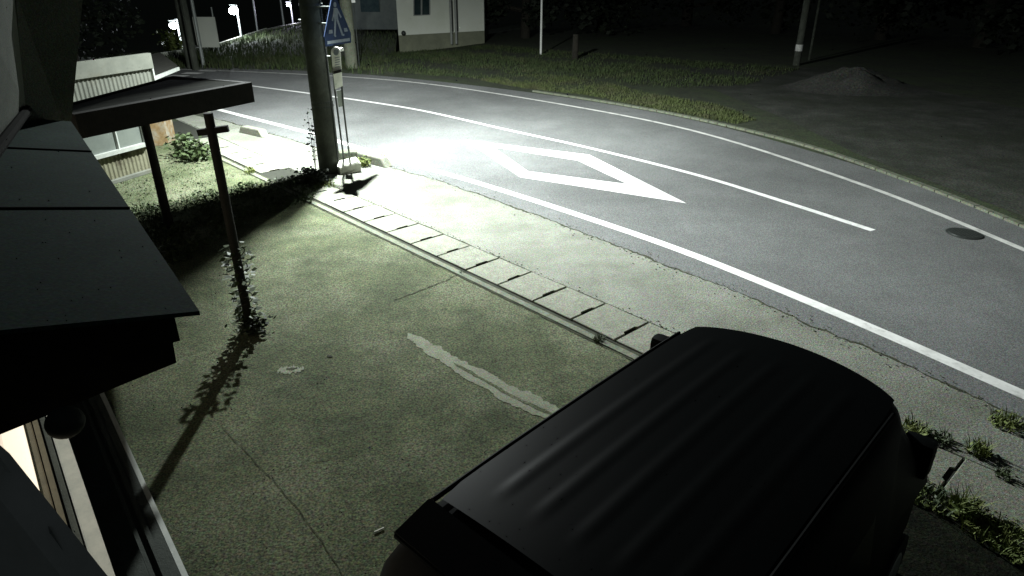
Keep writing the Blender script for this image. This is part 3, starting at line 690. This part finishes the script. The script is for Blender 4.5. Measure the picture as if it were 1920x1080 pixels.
# ground floor wall below the camera
wb = P(345, 1080); wa = P(150, 625)                                   # foot of the sill apron
def wl(s, z, o): return wb+wv*s+Z*z+wn*o
part(MB().prism([wl(-1.7, 0, -.36), wl(4.2, 0, -.36), wl(4.2, 0, -.9), wl(-1.7, 0, -.9)], Z*.93), 'wall', M['wall'])
part(MB().prism([wl(-1.5, 0, -.36), wl(4.2, 0, -.36), wl(4.2, 0, -.02), wl(-1.5, 0, -.02)], Z*.06), 'step', M['step'])
part(MB().bar(wl(-1.5, .03, 0), wl(4.2, .03, 0), .035, .06), 'step_edge', M['alu'])
for (o_, z_, w_) in ((-.10, .10, .03), (-.17, .2, .025)): part(MB().bar(wl(-1.5, z_, o_), wl(4.2, z_, o_), w_, .03), 'rail', M['step'])
part(MB().bar(wl(-1.7, .95, -.385), wl(4.2, .95, -.385), .075, .04), 'window_sill', M['alu'])
for (o_, z_, m_) in ((-.445, .96, 'step'), (-.485, .98, 'brass'), (-.52, .97, 'brass')): part(MB().bar(wl(-1.7, z_, o_), wl(4.2, z_, o_), .028, .05), 'window_frame', M[m_])
part(MB().prism([wl(-1.7, .96, -.55), wl(4.2, .96, -.55), wl(4.2, 1.95, -.55), wl(-1.7, 1.95, -.55)], -wn*.01), 'lit_blind', M['warm'])
# near corner of the camera's own wall
q = [D(-40, 800, .9), D(18, 850, .9), D(210, 1090, .8), D(240, 1200, .8), D(-100, 1200, .8)]
part(MB().prism(q, Vector((0, -.05, -.05))), 'camera_wall_panel', M['white'])
part(MB().prism([D(88, 985, .84), D(120, 1040, .82), D(135, 1200, .79), D(100, 1200, .79)], Vector((.01, -.008, .004))), 'panel_strip', M['alu'])
# dark rounded hood
hd = MB().ball((0, 0, 0), .056, (1, 1, .9), 20).build('vent_hood', M['step'], None, True); hd.location = D(122, 792, 1.75); wparent(hd, t)

# ------------------------------------------------------------------ parked van
VZ = 1.75
fv = Vector((.69, .725, 0)).normalized(); rv = Vector((fv.y, -fv.x, 0)); yaw = math.atan2(fv.y, fv.x)
org = fv*2.25+rv*-1.055                                                # centre of the roof, on the ground
t = thing('parked_van', 'small dark van parked on the forecourt, seen from above and behind', 'van', org, yaw)
# local frame: x forward, y to the left, z up.  Stations: x, half width, lower z, upper z
def section(x, hw_, zr, tw, n=28, zb=.28, belt=.98):
    sw0 = hw_*tw+.022; hw_ -= .07; tw = sw0/hw_
    pts = [(-hw_*.93, zb), (-hw_, .55), (-hw_, belt)]
    r = .10
    sw = hw_*tw
    pts += [(-sw-.012, zr-r)]
    for k in range(1, 5):
        a = math.pi - k*math.pi/8
        pts.append((-sw+r+math.cos(a)*r*1.0, zr-r+math.sin(a)*r))
    m = [(-sw+r)*(1-u)+(sw-r)*u for u in [i/12 for i in range(1, 12)]]
    top_ = []
    for y in m: top_.append((y, zr+.03*(1-(y/(sw))**2)))
    L = pts+top_; R_ = [(-y, z) for y, z in pts][::-1]
    k_ = max(0, min(1, (x-.8)/.3))*.10
    return [(x+.06*(k_ > 0)*min(1, k_*10)-k_*(y/.56)**2*1.3, y, z) for y, z in L+R_]
st = [(-1.40, .76, 1.05, .88), (-1.38, .79, 1.15, .82), (-1.2, .79, 1.60, .76), (-1.03, .77, 1.72, .755), (-.6, .73, 1.75, .78), (0, .735, 1.765, .775), (.6, .735, 1.76, .77), (.92, .735, 1.735, .755), (1.05, .732, 1.70, .74), (1.16, .73, 1.60, .72), (1.75, .72, 1.02, .9), (2.0, .68, .88, .9), (2.06, .62, .72, .9)]
b = MB(); rows = []
for s_ in st: rows.append([b.bm.verts.new(q) for q in section(s_[0], s_[1], s_[2], s_[3], belt=min(.98, s_[2]-.16))])
for a_, c_ in zip(rows, rows[1:]):
    for i in range(len(a_)-1): b.bm.faces.new((a_[i], a_[i+1], c_[i+1], c_[i]))
    b.bm.faces.new((a_[-1], a_[0], c_[0], c_[-1]))
b.bm.faces.new(rows[0]); b.bm.faces.new(rows[-1][::-1])
b.build('body', M['body'], t, True)
# roof skin with pressed ribs
b = MB(); nx, ny = 50, 90; grid = []
x0_, x1_ = -.98, .97; hwid = .54
ribs = [-.36, -.18, 0, .18, .36]
for i in range(nx+1):
    u_ = i/nx; row = []
    for j in range(ny+1):
        y = -hwid+2*hwid*j/ny; q_ = (y/hwid)**2; y *= 1-.03*max(0, (u_-.86)/.14)**2-.03*max(0, (.06-u_)/.06); x = x0_+(x1_+.10-.12*q_-.03*q_**4-x0_)*u_
        z = 1.772+.030*(1-(y/.57)**2)-.016*((x)/1.0)**2-.02*max(0, abs(x)-.75)
        e = min(1, max(0, (x-x0_-.12)/.12), max(0, (x1_-x-.10)/.14))
        for rb in ribs:
            dd = abs(y-rb); z += .0035*e*(.5+.5*math.cos(math.pi*min(1, dd/.05)))
        row.append(b.bm.verts.new((x, y, z)))
    grid.append(row)
for i in range(nx):
    for j in range(ny): b.bm.faces.new((grid[i][j], grid[i+1][j], grid[i+1][j+1], grid[i][j+1]))
b.build('roof', M['car'], t, False)
for p_ in bpy.data.objects['roof'].data.polygons if False else []: pass
for ob in t.children:
    if ob.name.startswith('roof'):
        for pl in ob.data.polygons: pl.use_smooth = True
for sgn in (-1, 1):
    pts = [Vector((x, sgn*.557, 1.765-.016*x*x-.03*max(0, abs(x)-.8))) for x in (-1.0, -.6, 0, .5, .80)]
    MB().path(pts, .011, 8).build('roof_moulding', M['body'], t, True)
    # door mirror
    mw = (P(1718, 853, 1.15) if sgn < 0 else P(1243, 660, 1.15))-org; mx = mw.dot(fv); my = -mw.dot(rv); print('MIRROR', mx, my)
    m_ = MB().box((mx, my, 1.15), (.11, .17, .23), bev=.045).build('door_mirror', M['body'], t, True)
    MB().bar((mx-.02, sgn*.62, 1.06), (mx-.01, my, 1.08), .05, .05).build('mirror_arm', M['blk'], m_)
    MB().box((mx-.0575, my, 1.15), (.006, .13, .18), bev=.0).build('mirror_glass', M['carglass'], m_)
    for nm, (xa, xb) in (('side_window', (-1.0, -.25)), ('side_window', (-.18, .62))):
        def yz(x, z): 
            f_ = (z-.98)/(1.65-.98); return Vector((x, sgn*(.665-.085*f_+.006), z))
        xb2 = xb-(.0 if xb < .5 else -.0)
        MB().prism([yz(xa, 1.03), yz(xb, 1.03), yz(xb, 1.55), yz(xa+(.05 if xa < -.5 else 0), 1.55)], (0, sgn*.004, 0)).build(nm, M['carglass'], t)
    for x in (-1.0, 1.45):
        wh = MB().tube((x, sgn*.52, .28), (x, sgn*.675, .28), .28, .28, 28).build('wheel', M['tyre'], t)
        MB().tube((x, sgn*.675, .28), (x, sgn*.682, .28), .17, .16, 20).build('rim', M['alu'], wh)
    MB().box((-1.385, sgn*.58, 1.2), (.05, .1, .3), bev=.02).build('tail_light', mat('tail_lens', (.12, .01, .01), None, 5, .3), t)
    MB().box((2.0, sgn*.5, .78), (.12, .22, .16), bev=.03).build('headlight', M['glass'], t)
# tailgate: spoiler lip and rear window
b = MB().prism([(-1.02, -.55, 1.752), (-1.02, .55, 1.752), (-1.185, .575, 1.67), (-1.185, -.575, 1.67)], (0, 0, .03)); bmesh.ops.bevel(b.bm, geom=b.bm.edges[:], offset=.008, segments=2, affect='EDGES')
b.build('spoiler', M['car'], t)
MB().prism([(-1.255, -.5, 1.56), (-1.255, .5, 1.56), (-1.405, .55, 1.16), (-1.405, -.55, 1.16)], (-.012, 0, .004)).build('rear_window', M['carglass'], t)
MB().prism([(1.27, -.40, 1.55), (1.27, .40, 1.55), (1.76, .45, 1.05), (1.76, -.45, 1.05)], (.012, 0, .012)).build('windscreen', M['carglass'], t)
MB().box((-1.42, 0, .95), (.04, .36, .17)).build('number_plate', M['white'], t)
MB().box((-1.40, 0, .42), (.16, 1.26, .22), bev=.05).build('bumper', M['car'], t, True)

# ------------------------------------------------------------------ background on the left: lamps, poles, boards
def far_lamp(px, py, dist, watts, lab, r=.16, colr=(.85, .92, 1)):
    h_ = D(px, py, dist); gz_ = gz(h_.x, h_.y); t = thing('street_lamp', lab, 'street lamp', (h_.x, h_.y, gz_), group='distant street lamps')
    H = h_.z-gz_
    MB().tube((0, .5, 0), (0, .5, H+.3), .06, .045, 8).build('pole', M['pipe'], t); MB().tube((0, .5, H+.3), (0, 0, H+.25), .03, n=6).build('arm', M['pipe'], t)
    MB().ball((0, 0, H), r, (1, 1, .8)).build('globe', M['lampglow'], t, True)
    MB().box((0, .05, H+r+.04), (.3, .3, .05)).build('hood', M['pipe'], t)
    point('lamp_light', (h_.x, h_.y-.3, h_.z-.25), watts, colr, .15)
far_lamp(325, 48, 38, 500, 'bright distant lamp at far left, lower than the largest one', .2)
far_lamp(438, 20, 40, 750, 'largest and brightest distant lamp, above the roadside boards', .25)
far_lamp(541, 9, 52, 400, 'small violet distant lamp right of the two big ones', .14, (.8, .75, 1))
for px, py, d_, r, lab in ((355, 122, 28, .10, 'left one of the pair of poles beside the small rail loop'), (366, 122, 27.6, .13, 'thick dark pole beside the small rail loop'), (381, 118, 28.2, .07, 'thin pale pole right of the thick one beside the rail loop'), (480, 40, 48, .06, 'thin distant pole right of the largest lamp'), (530, 30, 50, .08, 'thin distant pole left of the small violet lamp')):
    p = D(px, py, d_); z0 = gz(p.x, p.y); o = MB().tube((0, 0, -.1), (0, 0, 7.5), r, r*.8, 10).build('distant_pole', M['pipe'] if r < .1 else M['polec']); o.location = (p.x, p.y, z0); tag(o, lab, 'pole', 'poles near the distant lamps')
p = P(370, 122); a_ = P(361, 123); c_ = P(380, 123)
o = MB().path([a_, a_+Z*.75, c_+Z*.75, c_], .035).build('rail_loop', M['alu']); tag(o, 'small white tubular rail loop in front of the poles by the bend', 'guard rail')
p = D(393, 95, 33); t = thing('notice_board', 'pale notice board on legs behind the rail loop', 'notice board', (p.x, p.y, gz(p.x, p.y)))
MB().box((0, 0, p.z-gz(p.x, p.y)+.8), (1.0, .06, 1.3)).build('board', M['plaster'], t)
for s_ in (-.4, .4): MB().tube((s_, .06, 0), (s_, .06, 2.0+max(0, p.z)), .04, n=8).build('leg', M['pipe'], t)
a_ = D(300, 104, 31); b_ = D(395, 90, 36); c_ = D(500, 56, 45); d_ = D(600, 36, 60)
t = thing('roadside_barrier', 'long pale roadside barrier running uphill under the distant lamps', 'barrier', a_)
for i, (u, v_) in enumerate(((a_, b_), (b_, c_), (c_, d_))):
    wparent(MB().bar(u, v_, .06, .22 if i < 2 else .12).build('rail', M['plaster']), t)
    for k in range(4):
        q = u.lerp(v_, k/4); g0 = gz(q.x, q.y); wparent(MB().tube((q.x, q.y+.05, g0-.1), (q.x, q.y+.05, q.z), .04, n=6).build('post', M['pipe']), t)
pc = D(328, 78, 34.5); plant('shrub', 'lamplit round bush under the leftmost bright lamp', 'shrub', (pc.x, pc.y, pc.z-.8), 700, .6, 1.3, .2, 'weed', 10)

bot = [P(*q) for q in ((230, 126), (320, 128), (400, 129), (500, 131), (600, 136), (740, 142))]
topl = [D(200, 112, 31), D(300, 107, 32), D(395, 93, 36), D(500, 60, 45), D(600, 40, 55), D(745, 45, 58)]
b = MB(); n_ = 12; rows = []
def lerp_l(L, u):
    u *= len(L)-1; k = min(int(u), len(L)-2); return L[k].lerp(L[k+1], u-k)
for j in range(n_+2):
    row = []
    for i in range(41):
        p0 = lerp_l(bot, i/40); p1 = lerp_l(topl, i/40); p_ = p0.lerp(p1, min(1, j/n_)) if j <= n_ else p1+Vector((0, 30, -2.5))
        v_ = p_+Vector((0, 0, random.gauss(0, .05) if 0 < j < n_ else 0)); 
        if j == 0: v_.z = -.006
        row.append(b.bm.verts.new(v_))
    rows.append(row)
for j in range(n_+1):
    for i in range(40): b.bm.faces.new((rows[j][i], rows[j][i+1], rows[j+1][i+1], rows[j+1][i]))
struct(b.build('embankment', M['bank'], smooth=True))
b = MB()
for i in range(9000):
    p_ = lerp_l(bot, random.random()*.98+.01); u = random.random(); k = random.random()
    p0 = lerp_l(bot, k); p1 = lerp_l(topl, k); b.blade(p0.lerp(p1, u)+Vector((0, 0, -.02)), random.uniform(.08, .35), .5, .02)
o = b.build('bank_grass', M['grass'], fix=False); o['kind'] = 'stuff'; tag(o, 'rough grass on the embankment rising behind the bend toward the distant lamps', 'grass')

b = MB()
for k in range(1500):
    p = random.choice(crack_j)+NN*random.gauss(0, .09)
    if random.random() < .35: p = lid_pt(random.uniform(-8, 12), LW+random.gauss(.02, .05))
    r = random.uniform(.003, .009); b.box((p.x, p.y, .006+r*.3), (r*2, r*1.4, r), rz=random.random()*3)
o = b.build('road_grit', M['kerb']); o['kind'] = 'stuff'; tag(o, 'loose grit lying along the broken pavement edge and gutter', 'grit')
